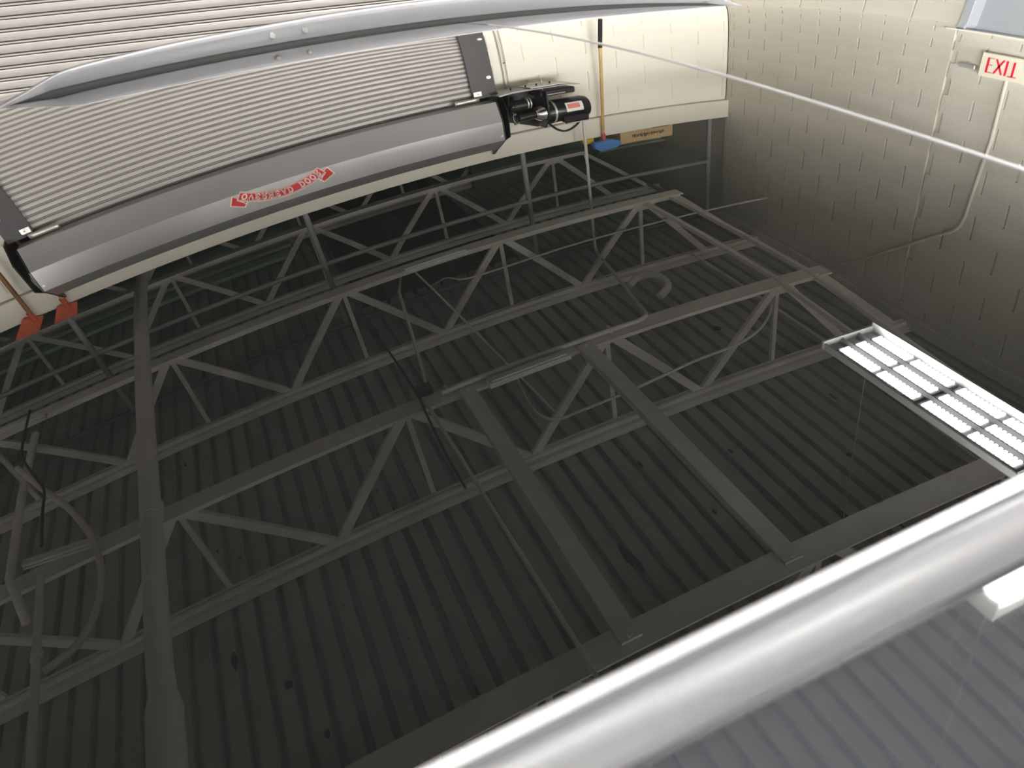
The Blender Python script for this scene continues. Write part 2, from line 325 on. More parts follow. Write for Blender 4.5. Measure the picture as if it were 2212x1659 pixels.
o = pipe('door_cable', 'black cable leading to the black junction box on the joist', 'cable', smooth_path([(.322, 3.438, 1.95), (.342, 3.06, 1.92), (.358, 2.70, 1.93), (.352, 2.547, 1.94), (.345, 2.254, 1.96), (.352, 2.055, 1.98)], 6), .006, 'rubber', n=8)
MB().box(.355, .44, 2.68, 2.75, 1.905, 1.94).build('junction_box', 'black', o, bevel=.004)
MB().box(.30, .345, 3.43, 3.47, 1.93, 1.97).build('cable_clamp', 'black', o, bevel=.003)
# white conduit: from the door motor up the wall, back to the joist and along it
a, b, c, d = (2.338, 4.44, 1.17), (2.345, 4.44, 2.47), (1.70, 2.65, 1.924), (.47, 2.645, 1.924)
path = [a] + bend(a, b, c, .12) + bend(b, c, d, .10) + [d]
o = pipe('door_conduit', 'white conduit rising from the door motor, bent along the joist', 'conduit', path, .0125, 'emt')
for x in (1.455, .845, .50): MB().box(x-.008, x+.008, 2.637, 2.673, 1.908, 1.937).build('pipe_clamp', 'emt', o)
MB().tube([(2.338, 4.44, 1.55), (2.338, 4.44, 1.59)], .016, 10).build('coupling', 'emt', o, smooth=50)
pipe('ceiling_conduit', 'thin conduit curving up behind the joist nearest the door wall', 'conduit', smooth_path([(.942, 4.40, 2.3), (.993, 4.148, 2.143), (1.082, 4.051, 2.143), (1.279, 4.03, 2.143), (1.623, 4.039, 2.143), (1.974, 4.055, 2.143), (2.698, 4.052, 2.143), (W-.01, 4.05, 2.143)], 6), .008, 'emt', n=8)
pipe('ceiling_conduit', 'thin conduit curving below the conduit joist toward the lit lamp', 'conduit', smooth_path([(.96, 2.95, 2.16), (.90, 2.608, 2.143), (.91, 2.464, 2.143), (.971, 2.40, 2.143), (1.063, 2.395, 2.143), (1.432, 2.405, 2.143), (1.847, 2.447, 2.143), (2.177, 2.467, 2.143), (2.417, 2.553, 2.143), (2.60, 2.70, 2.12), (2.66, 2.9, 2.1)], 6), .008, 'emt', n=8)
for x0, x1, t in ((2.60, 2.47, 'left of the twin rails running to the wall above the lamp'), (2.83, 2.66, 'right of the twin rails running to the wall above the lamp')):
    c = root('hanger_rail', (x0, 2.0, ZB+.02), t, 'rail', 'twin hanger rails'); MB().bar((x0+.03, 4.15, ZB+.03), (x0, 2.6, ZB+.0), .03, .03).build('angle', 'steel', c); MB().bar((x0-.005, 2.66, ZB+.0), (x1, 1.1, ZB+.0), .022, .03).build('angle', 'steel', c)
pipe('duct_elbow', 'curled grey duct elbow at the deck right of the white conduit', 'duct', smooth_path([(2.22, 3.72, 2.42), (2.31, 3.74, 2.39), (2.40, 3.70, 2.37), (2.44, 3.60, 2.37), (2.40, 3.49, 2.37), (2.30, 3.45, 2.40)], 5), .028, 'pipe', n=12)
pipe('wall_brace', 'long sloping brace from the deck to the twin rails', 'brace', [(3.03, 4.1, 2.53), (3.04, 2.66, 2.53), (2.9, 1.2, 2.53)], .011, 'steel', n=8)
pipe('power_conduit', 'conduit climbing the right wall from the exit sign to the joist', 'conduit', [(3.748, 2.375, .44), (3.748, 2.37, 1.0), (3.748, 2.41, 1.60)] + bend((3.748, 2.41, 1.60), (3.748, 2.43, 1.70), (3.748, 3.10, 2.31), .06) + [(3.748, 3.116, 2.315), (3.748, 3.36, 2.47)], .0095, 'rblock', n=8)
for (x, y, t) in ((-1.55, 2.66, 'pale unlit tube lying on the joist left of the thick pipe'), (-1.95, 4.0, 'pale unlit tube at the left edge below the railing')):
    o = root('lamp_strip', (x, y, 1.85), t, 'light', 'pale strips at the left'); MB().bar((x, y, 1.86), (x+.33, y-.045, 1.88), .035, .012).build('lens', 'white', o); MB().bar((x, y, 1.872), (x+.33, y-.045, 1.892), .05, .01).build('housing', 'steel', o)
# ================================================================ railing on top of the wall
rl = root('railing', (0, D+.06, 1.47), 'dark grey pipe railing standing on the top of the door wall', 'railing')
YR = D+.03
for x in (3.63, 1.915, .245, -1.42, -3.1, -4.8):
    MB().tube([(x, YR, 1.47), (x, YR, 2.52)], .0215, 12).build('railing_post', 'rail', rl, smooth=50)
    MB().tube([(x, YR, 1.47), (x, YR, 1.478)], .045, 12).build('base_flange', 'rail', rl, smooth=50)
MB().tube([(-6, YR, 1.955), (3.63, YR, 1.955)], .019, 12).build('mid_rail', 'rail', rl, smooth=50)
MB().tube([(-6, YR, 2.52), (3.63, YR, 2.52)], .021, 12).build('top_rail', 'raild', rl, smooth=50)
MB().tube([(3.63, YR, 2.52), (3.63, 6.9, 2.52)], .019, 12).build('side_rail', 'rail', rl, smooth=50)
# ================================================================ rolling door
dr = root('door_1', (0, YC, FL), 'closed grey steel rolling door with black guides and red banner', 'door', kind='structure')
p = .0548
def slat_mesh():
    h = p; pr = [(.000, .0), (-.0100, .0015), (-.0125, .0055), (-.0100, .0095), (-.0015, .0115), (-.0015, .0135), (-.0085, .0160), (-.0120, .0260), (-.0128, .034), (-.0118, .0450), (-.0085, .0520), (-.0015, .0540), (-.0015, h)]
    bk = [(.004, h), (.004, 0)]
    mb = MB(); mb.prism(pr+bk, -1.225, 1.54)
    for i in (0, 3, 4, 5, 10, 11): mb.mi[i] = 1
    return mb
sm = slat_mesh(); sl0 = sm.build('slat', ['slat', 'seam'], dr, recalc=True, zoff=0)
ztop = .7754+p
nsl = 59
lk = MB().box(-1.222, -1.205, -.017, -.008, .018, .046).build('end_lock', 'zinc', None, bevel=.003, zoff=0)
for i in range(nsl):
    o = sl0 if i == 0 else sl0.copy()
    if i: C.objects.link(o)
    o.parent = dr; o.location = (0, 0, (.7754+p*2-(i+1)*p+Z0)-(FL+Z0))
    if o.location.z < -.001: o.location.z = 0.0
    if i % 2 == 1:
        e = lk if i == 1 else lk.copy()
        if i > 1: C.objects.link(e)
        e.parent = o; e.location = (0, 0, 0)
MB().box(-1.21, 1.525, YC-.03, YC+.03, FL+.0, FL+.045).build('bottom_bar', 'guide', dr, bevel=.003)
for sgn, xi, xo in ((1, 1.53, 1.70), (-1, -1.215, -1.375)):
    mb = MB(); mb.box(min(xi, xo), max(xi, xo), YC-.045, YC-.037, FL, .81); mb.box(min(xo, xo-sgn*.008), max(xo, xo-sgn*.008), YC-.037, D-.002, FL, .81); mb.box(min(xi, xo), max(xi, xo), YC+.02, YC+.028, FL, .81)
    mb.build('guide', 'guide', dr)
    for k in range(6):
        z = .60-k*.535
        b_ = MB(); b_.tube([(xo-sgn*.035, YC-.052, z), (xo-sgn*.035, YC-.045, z)], .017, 10); b_.tube([(xo-sgn*.035, YC-.066, z), (xo-sgn*.035, YC-.052, z)], .009, 6); b_.build('guide_bolt', 'zinc', dr)
    # bright flared entry guide and bolt plate at the head of each guide
    fx = xi+sgn*.01
    mb = MB(); vs = []
    for t in range(7):
        u = t/6; x = fx-sgn*.17*u+sgn*.02; zz = .795+.0*u; yy = YC-.075-.0*u; r = .0+.010*math.sin(u*math.pi*.5)
        vs.append([(x, yy, zz-.004), (x, yy-.012, zz+.006+r), (x, yy-.006, zz+.032), (x, yy+.02, zz+.040)])
    mb.grid(vs); ob = mb.build('bell_mouth', 'zinc', dr, smooth=True, recalc=False); md = ob.modifiers.new('t', 'SOLIDIFY'); md.thickness = .005
    px = xi+sgn*.035
    MB().box(px-.03, px+.03, YC-.060, YC-.045, .735, .785).build('head_plate', 'zinc', dr, bevel=.004)
    MB().tube([(px, YC-.061, .760), (px, YC-.070, .760)], .014, 12).build('head_bolt', 'chrome', dr); MB().tube([(px, YC-.070, .760), (px, YC-.072, .760)], .006, 10).build('bolt_hole', 'black', dr)
# hood
yf = D-.38
HP = [(YC-.02, .878), (yf+.07, .868), (yf, .862+.14), (yf, 1.175), (yf+.13, 1.36), (D-.001, 1.372)]
HP = [(YC-.045, .870), (YC-.06, .845), (yf+.055, .852), (yf, 1.035), (yf, 1.200), (yf+.16, 1.312), (D-.001, 1.335)]
mb = MB(); vs = [[(x, a, b) for a, b in HP] for x in (-1.315, 1.640)]; mb.grid(vs)
hood = mb.build('hood', 'hood', dr, recalc=False); md = hood.modifiers.new('t', 'SOLIDIFY'); md.thickness = .003
for sgn, x in ((1, 1.642), (-1, -1.317)):
    mb = MB(); prof = [(a-.004, b) for a, b in HP] + [(D-.001, .80), (YC+.0, .80)]
    mb.prism([(a, b) for a, b in prof], min(x, x+sgn*.008), max(x, x+sgn*.008)); mb.build('head_bracket', 'black', dr)
    mb = MB(); x2 = x+sgn*.055
    mb.prism([(D-.002, .74), (D-.10, .74), (yf+.10, .80), (yf+.02, .95), (yf+.05, 1.20), (D-.14, 1.30), (D-.002, 1.30)], min(x2, x2+sgn*.008), max(x2, x2+sgn*.008)); mb.build('bracket_plate', 'black', dr)
    MB().prism([(D-.06, 1.28), (D-.055, 1.41), (D-.20, 1.30)], min(x+sgn*.01, x+sgn*.03), max(x+sgn*.01, x+sgn*.03)).build('bracket_tip', 'black', dr)
    MB().tube([(x, D-.22, 1.06), (x2+sgn*.02, D-.22, 1.06)], .03, 14).build('shaft', 'black', dr, smooth=50)
    MB().tube([(x-sgn*.02, yf-.006, 1.16), (x-sgn*.02, yf, 1.16)], .008, 8).build('hood_screw', 'zinc', dr)
# red ribbon banner on the hood, with its lettering
BX, BZ, BR = .160, 1.127, .47                           # centre x, crest height, radius of the ribbon
UH = .585                                                 # half angle
def arc(u, v):                                            # u along the ribbon (-.5..5), v height above its middle line
    th = u*2*UH; return (BX+(BR+v)*math.sin(th), BZ-BR+(BR+v)*math.cos(th))
def ribbon(mb, u0, u1, v0, v1, y, n=24):
    pts = [arc(u0+(u1-u0)*k/n, v0) for k in range(n+1)]; pt2 = [arc(u0+(u1-u0)*k/n, v1) for k in range(n+1)]
    mb.grid([[(a, y, b), (c, y, d)] for (a, b), (c, d) in zip(pts, pt2)])
ban = MB()
def tail(s_):
    return [(BX-s_*a, BZ+b) for a, b in [(-.298, -.092), (-.331, -.022), (-.247, .024), (-.215, -.020)]]
def inset(q, d):
    cx = sum(a for a, b in q)/4; cz = sum(b for a, b in q)/4
    return [(cx+(a-cx)*d, cz+(b-cz)*d) for a, b in q]
def poly(mb, q, y): mb.add([(a, y, b) for a, b in q], [tuple(range(len(q)))])
for s_ in (-1, 1):
    ban.cur = 1; poly(ban, tail(s_), yf-.0052); ban.cur = 0; poly(ban, inset(tail(s_), .84), yf-.0056)
    e0, e1 = arc(s_*.5, .036), arc(s_*.44, .036); t_ = (BX+s_*.222, BZ+.014)
    ban.cur = 1; poly(ban, [e0, e1, t_], yf-.0059)
ban.cur = 1; ribbon(ban, -.5, .5, -.038, .038, yf-.0063)
ban.cur = 0; ribbon(ban, -.49, .49, -.0325, .0325, yf-.0067)
ban.cur = 1; ribbon(ban, -.488, .488, .0255, .0285, yf-.0070); ribbon(ban, -.488, .488, -.0285, -.0255, yf-.0070)
banner = ban.build('banner_decal', ['red', 'cream'], dr, recalc=False); banner['label'] = 'red ribbon decal with white lettering on the hood'
G = {'O': [[(.5+.42*math.cos(6.2832*k/16), .5+.5*math.sin(6.2832*k/16)) for k in range(17)]],
     'V': [[(.08, 1), (.5, 0), (.92, 1)], [(-.05, 1), (.25, 1)], [(.75, 1), (1.05, 1)]],
     'E': [[(.2, 0), (.2, 1)], [(.05, 1), (.85, 1), (.85, .78)], [(.2, .52), (.62, .52)], [(.05, 0), (.88, 0), (.88, .24)]],
     'R': [[(.2, 0), (.2, 1)], [(.05, 1), (.6, 1), (.82, .88), (.82, .64), (.6, .5), (.2, .5)], [(.55, .5), (.85, 0), (1.0, 0)], [(.02, 0), (.38, 0)]],
     'H': [[(.2, 0), (.2, 1)], [(.8, 0), (.8, 1)], [(.2, .5), (.8, .5)], [(.02, 0), (.38, 0)], [(.62, 0), (.98, 0)], [(.02, 1), (.38, 1)], [(.62, 1), (.98, 1)]],
     'A': [[(.08, 0), (.5, 1), (.92, 0)], [(.25, .34), (.75, .34)], [(-.05, 0), (.25, 0)], [(.75, 0), (1.05, 0)]],
     'D': [[(.2, 0), (.2, 1)], [(.05, 1), (.55, 1), (.85, .8), (.9, .5), (.85, .2), (.55, 0), (.05, 0)]],
     'X': [[(.05, 1), (.95, 0)], [(.95, 1), (.05, 0)]], 'I': [[(.5, 0), (.5, 1)]], 'T': [[(.5, 0), (.5, 1)], [(.02, 1), (.98, 1)]], 'e': [[(.1, 0), (.1, 1)], [(.1, 1), (.9, 1)], [(.1, .5), (.75, .5)], [(.1, 0), (.9, 0)]]}
def strokes(mb, ch, f, th, ax=1., az=1.):                               # f maps letter units to (x, y, z)
    for pl in G[ch]:
        L = []
        for i, q in enumerate(pl):
            a = pl[max(i-1, 0)]; b = pl[min(i+1, len(pl)-1)]
            if ch == 'O': a, b = pl[(i-1) % 16], pl[(i+1) % 16]
            dx, dy = (b[0]-a[0])*ax, (b[1]-a[1])*az; n = math.hypot(dx, dy) or 1; dx, dy = dx/n*th/2, dy/n*th/2; nx, nz, dx, dy = -dy/ax, dx/az, dx/ax, dy/az
            e = 0 if (0 < i < len(pl)-1 or ch == 'O') else (-1 if i == 0 else 1)
            cx, cy = q[0]+dx*e*.6, q[1]+dy*e*.6
            L.append([f(cx+nx, cy+nz), f(cx-nx, cy-nz)])
        mb.grid(L)
lt = MB(); word = 'OVERHEAD DOOR'; u = -.462; step = .0722
for i, ch in enumerate(word):
    if ch != ' ':
        uu = u+i*step
        strokes(lt, ch, lambda a, b, uu=uu: (lambda q: (q[0], yf-.0075, q[1]))(arc(uu+a*.056, -.0195+b*.039)), .27)
lt.build('lettering', 'cream', banner, recalc=False)
# ================================================================ door motor
mo = root('door_motor', (2.0, D-.2, .8), 'black electric door motor and gear on its bracket beside the hood', 'motor')
yb = D-.25
mb = MB(); mb.prism([(1.66, .795), (1.76, .780), (2.14, .785), (2.25, .800), (2.25, .806), (2.14, .792), (1.76, .788), (1.66, .803)], D-.36, D-.06, 'y'); mb.build('base_plate', 'hood', mo)
MB().prism([(D-.002, .79), (D-.36, .79), (D-.34, .88), (D-.20, 1.25), (D-.002, 1.25)], 1.72, 1.728).build('side_plate', 'black', mo)
MB().prism([(1.728, 1.10), (1.728, .79), (2.02, .79), (2.06, 1.20), (2.02, 1.23)], D-.10, D-.092, 'y').build('back_plate', 'black', mo)
MB().tube([(1.74, yb-.02, .94), (1.90, yb-.02, .94)], [.055, .055], 18).build('brake_drum', 'black', mo, smooth=40)
for x in (1.865, 1.885): MB().tube([(x, yb-.02, .93), (x+.008, yb-.02, .93)], .062, 18).build('pulley', 'zinc', mo, smooth=40)
MB().tube([(1.92, yb-.03, 1.05), (1.955, yb-.03, 1.05), (1.985, yb-.03, 1.05), (2.0, yb-.03, 1.05)], [.05, .075, .078, .06], 20).build('gear_cover', 'chrome', mo, smooth=40)
MB().tube([(1.80, yb-.03, 1.06), (1.93, yb-.03, 1.05)], .04, 14).build('gear_shaft', 'black', mo, smooth=40)
MB().prism([(D-.16, .83), (D-.36, .83), (D-.36, 1.10), (D-.28, 1.20), (D-.16, 1.20)], 1.99, 2.0).build('mount_plate', 'black', mo)
mt = MB(); mt.tube([(2.0, yb, 1.06), (2.03, yb, 1.06), (2.29, yb, 1.06), (2.325, yb, 1.06), (2.335, yb, 1.06)], [.095, .112, .112, .10, .07], 28)
mt.build('motor_body', 'black', mo, smooth=35)
MB().tube([(2.045, yb, 1.06), (2.06, yb, 1.06)], .116, 28).build('motor_band', 'zinc', mo, smooth=35)
mb = MB(); P_ = [[(x, yb-.1135*math.cos(t), 1.06+.1135*math.sin(t)) for t in (-.75, -.55, -.35, -.15, .05)] for x in (2.13, 2.26)]; mb.grid(P_); lb = mb.build('rating_label', 'paper', mo, smooth=True)
mb = MB(); P_ = [[(x, yb-.1142*math.cos(t), 1.06+.1142*math.sin(t)) for t in (-.62, -.5, -.35, -.2)] for x in (2.142, 2.235)]; mb.grid(P_); mb.build('label_print', 'pink', lb, smooth=True)
MB().box(2.10, 2.29, yb-.13, yb-.07, 1.10, 1.165).build('capacitor_box', 'black', mo, bevel=.008)
MB().box(2.11, 2.28, yb-.135, yb-.11, 1.165, 1.175).build('box_edge', 'galv', mo)
MB().box(1.98, 2.24, D-.30, D-.12, .830, .895).build('control_box', 'black', mo, bevel=.01); MB().box(2.0, 2.16, D-.305, D-.298, .875, .88).build('box_trim', 'galv', mo)
MB().box(1.90, 2.17, D-.33, D-.14, .772, .778).build('cover_plate', 'galv', mo)
for x in (1.80, 1.91, 1.99, 2.09): MB().tube([(x, D-.22, .752), (x, D-.22, .785)], .006, 6).build('bolt', 'black', mo)
MB().tube([(2.0, D-.25, .66), (2.02, D-.25, .71), (2.02, D-.25, .93)], .004, 6).build('release_wire', 'galv', mo)
MB().tube(smooth_path([(2.02, yb-.02, 1.16), (2.08, yb-.03, 1.235), (2.15, yb-.03, 1.265), (2.23, yb-.03, 1.23), (2.30, yb-.02, 1.15)], 6), .0095, 8).build('motor_cord', 'rubber', mo, smooth=True)
MB().tube(smooth_path([(1.80, D-.2, 1.02), (1.80, D-.2, 1.10), (1.83, D-.2, 1.13), (1.86, D-.2, 1.07)], 5), .003, 6).build('loop_wire', 'galv', mo)
for x, z in ((1.742, .93), (1.742, 1.0), (1.742, 1.09), (1.99, .98)): MB().tube([(x, D-.34, z), (x+.02, D-.34, z)], .010, 8).build('bright_bolt', 'chrome', mo)
# thin conduits on the door wall
o = root('wall_conduit', (1.86, D-.02, FL+.9), 'thin twin conduit on the wall right of the door, below the motor', 'conduit')
MB().tube([(1.862, D-.02, FL+1.0), (1.858, D-.02, .2), (1.853, D-.02, .80)], .009, 10).build('tube', 'emt', o, smooth=50)
MB().tube([(1.888, D-.016, FL+1.0), (1.884, D-.016, .2), (1.879, D-.016, .80)], .005, 8).build('tube', 'emt', o, smooth=50)
MB().box(1.83, 1.91, D-.06, D-.002, FL+.88, FL+1.0).build('button_box', 'white', o, bevel=.004)
MB().tube([(1.862, D-.035, .48), (1.862, D-.01, .48)], .008, 6).build('strap_screw', 'rubber', o)
o = root('left_conduit', (-1.42, D-.03, FL), 'pale conduit curving up the wall left of the door hood', 'conduit')
MB().tube(smooth_path([(-1.43, D-.02, FL+.8), (-1.43, D-.03, .3), (-1.42, D-.05, .78), (-1.40, D-.16, 1.0), (-1.37, D-.26, 1.12), (-1.345, D-.30, 1.19)], 6), .008, 10).build('tube', 'emt', o, smooth=50)
MB().tube([(-1.46, D-.02, .84), (-1.44, D-.05, .84)], .012, 8).build('clip', 'zinc', o)
# ================================================================ tools leaning against the wall
def squeegee(x, xb, label, m, wood, blade, zt=1.5):
    o = root('floor_scraper', (xb, D-.3, FL), label, 'scraper', 'orange scrapers leaning left of the door')
    MB().tube([(xb, D-.28, FL), (x, D-.065, zt-.02)], .014, 10).build('handle', wood, o, smooth=50)
    mb = MB(); mb.prism(blade, D-.066, D-.052, 'y'); mb.build('scraper_blade', m, o, bevel=.003)
    mb = MB(); mb.tube([(x-.004, D-.07, zt-.10), (x, D-.066, zt-.01)], .018, 10); mb.build('socket', m, o)
    return o
squeegee(-1.56, -1.52, 'orange headed scraper farthest left, on a worn brown handle', 'orange', 'brown', [(-1.62, 1.43), (-1.504, 1.469), (-1.587, 1.574), (-1.735, 1.562)])
squeegee(-1.352, -1.352, 'orange headed scraper just left of the hood, on a pale handle', 'orange', 'wood', [(-1.411, 1.448), (-1.289, 1.472), (-1.334, 1.566), (-1.486, 1.564)])
o = root('floor_scrubber', (2.62, D-.3, FL), 'blue headed scrubber on a yellow and black handle, right of the motor', 'scrubber')
hx = lambda z: 2.552+(.5-z)*-.012
MB().tube([(2.60, D-.26, FL), (2.565, D-.17, -.16)], .013, 10).build('lower_handle', 'wood', o, smooth=50)
MB().tube([(2.565, D-.17, -.16), (2.558, D-.12, .42)], .0155, 10).build('hand_grip', 'rubber', o, smooth=50)
MB().tube([(2.558, D-.12, .42), (2.566, D-.06, 1.44)], .0125, 10).build('upper_handle', 'wood', o, smooth=50)
MB().prism([(2.46, 1.505), (2.60, 1.49), (2.69, 1.52), (2.705, 1.555), (2.66, 1.585), (2.52, 1.595), (2.47, 1.56)], D-.10, D-.045, 'y').build('scrub_head', 'blue', o, bevel=.006)
MB().tube([(2.566, D-.06, 1.43), (2.567, D-.07, 1.52)], [.014, .026], 10).build('swivel_collar', 'redc', o, smooth=50)
o = root('yellow_brush', (2.43, D-.0, 1.47), 'small yellow brush head lying on the wall top left of the blue head', 'brush')
MB().prism([(2.40, 1.475), (2.50, 1.475), (2.50, 1.525), (2.41, 1.52)], D-.03, D+.03, 'y').build('brush_back', 'yellow', o, bevel=.004); MB().box(2.41, 2.50, D-.02, D+.02, 1.472, 1.478).build('bristles', 'rubber', o)
o = root('cardboard_box', (2.98, D+.12, 1.47), 'flat brown cardboard box with black print on the wall top', 'box')
MB().box(2.745, 3.235, D-.01, D+.20, 1.47, 1.595).build('carton', 'card', o, bevel=.003)
MB().box(3.04, 3.20, D-.0115, D-.0105, 1.475, 1.483).build('tape', 'ink', o)
lt = MB()                                                 # smudged row of print, too blurred to read
for i in range(22):
    x = 2.855+i*.0135; a, b = random.uniform(0, .010), random.uniform(.024, .040)
    lt.add([(x, D-.0112, 1.515+a), (x+random.uniform(.006, .011), D-.0112, 1.515+a), (x+random.uniform(.006, .011), D-.0112, 1.515+b), (x+.001, D-.0112, 1.515+b)], [(0, 1, 2, 3)])
lt.build('black_print', 'ink', o, recalc=False)
o = root('storage_bin', (3.0, D+.35, 1.27), 'dark green bin behind the cardboard box', 'bin')
MB().box(2.70, 3.30, D+.24, D+.5, 1.27, 1.72).build('bin_body', 'dkwall', o, bevel=.01); MB().box(2.68, 3.32, D+.22, D+.52, 1.70, 1.73).build('lid', 'dkwall', o, bevel=.005)
# ================================================================ exit sign, side door
o = root('exit_sign', (W-.03, 2.40, .2), 'ivory exit sign with red letters on the right wall over the door', 'sign')
MB().box(W-.055, W-.0, 2.235, 2.515, .150, .455).build('sign_box', 'exitface', o, bevel=.006)
lt = MB(); 
for ch, y, wch in (('e', 2.474, .036), ('X', 2.430, .046), ('I', 2.374, .014), ('T', 2.350, .042)):
    strokes(lt, ch, lambda a, b, y=y, wch=wch: (W-.0562, y-a*wch, .222+b*.180), .0125, wch, .180)
lt.build('lettering', 'exitred', o, recalc=False)
o = root('wall_switch', (W-.01, 2.60, .35), 'small grey box on the wall left of the exit sign', 'switch box')
MB().box(W-.03, W-.001, 2.555, 2.65, .355, .405).build('switch_body', 'galv', o, bevel=.004); MB().box(W-.034, W-.03, 2.575, 2.60, .34, .355).build('toggle', 'galv', o)
d2 = root('door_2', (W, 2.26, FL), 'grey blue side door with frame, right wall under the exit sign', 'door', kind='structure')
mb = MB(); mb.box(W-.02, W+.15, 2.68, 2.73, FL, -.28); mb.box(W-.02, W+.15, 1.80, 1.85, FL, -.28); mb.box(W-.02, W+.15, 1.80, 2.73, -.33, -.28); mb.build('door_frame', 'doorm', d2, bevel=.003)
MB().box(W+.06, W+.10, 1.85, 2.68, FL, -.33).build('door_leaf', 'doorm', d2); MB().tube([(W+.03, 1.93, FL+1), (W-.02, 1.93, FL+1), (W-.02, 2.05, FL+1)], .011, 8).build('door_handle', 'zinc', d2)
tag(MB().box(W-.045, W+.01, 1.76, 2.77, -.275, -.235).build('trim_1', 'beam', bevel=.004), 'cream lintel strip over the side door', 'lintel', kind='structure')
# ================================================================ lamps
f = root('high_bay_lamp', (1.9, 1.17, 1.40), 'bright LED panel lamp hanging near the right wall', 'lamp')
X0, X1, Y0, Y1, ZL = 1.775, 2.02, .80, 1.545, 1.41
MB().box(X0, X1, Y0, Y1, ZL+.03, ZL+.042).build('lamp_pan', 'white', f, bevel=.004)
mb = MB(); mb.box(X0-.004, X0+.002, Y0, Y1, ZL+.014, ZL+.042); mb.box(X1-.002, X1+.004, Y0, Y1, ZL-.012, ZL+.042); mb.build('side_wing', 'white', f)
for y in (Y0, Y1): MB().box(X0-.006, X1+.006, y-.006, y+.006, ZL+.004, ZL+.044).build('end_plate', 'white', f, bevel=.002)
for k in range(2): 
    xx = X0+.0817*(k+1); MB().prism([(xx-.014, ZL+.03), (xx+.014, ZL+.03), (xx, ZL+.008)], Y0+.01, Y1-.01, 'y').build('reflector_ridge', 'refl', f)
for r3 in range(3):
    xc = X0+.0817*(r3+.5)
    for s2 in range(2):
        y0 = Y1-.055-.315-s2*.345; y1 = y0+.315
        b_ = MB().box(xc-.024, xc+.024, y0-.008, y1+.008, ZL+.018, ZL+.030).build('led_board', 'refl', f)
        ch = MB()
        for col in (-1, 1):
            for k in range(21):
                if k == 10: continue
                yy = y0+(k+.5)*.015; ch.box(xc+col*.012-.0085, xc+col*.012+.0085, yy-.0042, yy+.0042, ZL+.0135, ZL+.018)
        c_ = ch.build('led_chips', 'led', b_, recalc=False); c_['kind'] = 'stuff'
for y in (Y0+.1, Y1-.1):
    MB().tube([((X0+X1)/2, y, ZL+.042), ((X0+X1)/2, y, ZD)], .0018, 5).build('hanging_wire', 'galv', f)
def tube_lamp(x0, x1, y0, y1, z, label, key, grp='tube lamps hanging in the bay'):
    M['tube'] = mat('led_tube', (1, 1, 1), .5, emit=LAMPS[key])
    f = root('tube_lamp', ((x0+x1)/2, (y0+y1)/2, z), label, 'lamp', grp)
    MB().box(x0, x1, y0, y1, z+.03, z+.07).build('lamp_pan', 'white', f, bevel=.004)
    n = 3
    for k in range(n):
        yy = y0+(k+.5)*(y1-y0)/n; MB().tube([(x0+.02, yy, z+.012), (x1-.02, yy, z+.012)], .013, 8).build('lamp_tube', 'tube', f, smooth=True)
    for x in (x0, x1): MB().box(x-.004, x+.004, y0, y1, z-.005, z+.07).build('end_plate', 'white', f)
    for x in (x0+.15, x1-.15): MB().tube([(x, (y0+y1)/2, z+.07), (x, (y0+y1)/2, ZD)], .0018, 5).build('hanging_wire', 'galv', f)
    return f
tube_lamp(1.29, 2.5, .53, .70, 1.39, 'narrow tube lamp hidden behind the near roof rail, its end showing', 'rail')
tube_lamp(2.45, 3.65, -1.0, -.7, 1.45, 'unseen tube lamp behind the photographer near the right wall', 'right')  # unseen; side read off the broom shadow, position guessed
tube_lamp(-3.3, -2.1, 1.0, 1.3, 1.80, 'unseen tube lamp beyond the left edge of the picture', 'left')  # unseen; side read off the scraper shadows, position guessed
tube_lamp(-.4, .8, -2.3, -2.0, 1.80, 'added unseen tube lamp behind the photographer in the bay middle', 'fill_mid')  # out of view, added to light the bay
tube_lamp(-3.6, -2.4, -3.3, -3.0, 1.80, 'added unseen tube lamp behind the photographer at the left', 'fill_backl')  # added fill light from the back left, never in view
tube_lamp(1.9, 3.1, -4.4, -4.1, 1.80, 'added unseen tube lamp far behind the photographer', 'fill_backr')  # unseen, added as strong light from far back
tube_lamp(-.75, .15, -.1, .2, 1.82, 'added unseen tube lamp above the photographer, left one', 'fill_overl')  # added out of view to brighten the door wall
tube_lamp(.35, 1.3, -.5, -.2, 1.82, 'added unseen tube lamp above the photographer, right one', 'fill_overr')  # second unseen lamp added for the door wall
# ================================================================ the car
A = dict(a1=0.083285, a2=-0.091654, a3=0.021483, b1=-0.124552, b2=-0.069786, b3=0.010517, b4=0.001519, c=-0.003141, a4=-0.014682, xxy=-0.020345, xyy=-0.055199, a5=-0.007369, x2v2=-0.009508, x3v=0.023167, xv3=-0.0461, b5=-0.025694)
def surf(x, y):
    v = y-.9
    z = A['a1']*x+A['a2']*x*x+A['a3']*x**3+A['a4']*x**4+A['b1']*v+A['b2']*v*v+A['b3']*v**3+A['b4']*v**4+A['c']*x*v+A['xxy']*x*x*v+A['xyy']*x*v*v+A['a5']*x**5+A['x2v2']*x*x*v*v+A['x3v']*x**3*v+A['xv3']*x*v**3+A['b5']*v**5
    zx = A['a1']+2*A['a2']*x+3*A['a3']*x*x+4*A['a4']*x**3+A['c']*v+2*A['xxy']*x*v+A['xyy']*v*v+5*A['a5']*x**4+2*A['x2v2']*x*v*v+3*A['x3v']*x*x*v+A['xv3']*v**3
    zy = A['b1']+2*A['b2']*v+3*A['b3']*v*v+4*A['b4']*v**3+A['c']*x+A['xxy']*x*x+2*A['xyy']*x*v+2*A['x2v2']*x*x*v+A['x3v']*x**3+3*A['xv3']*x*v*v+5*A['b5']*v**4
    return z, zx, zy
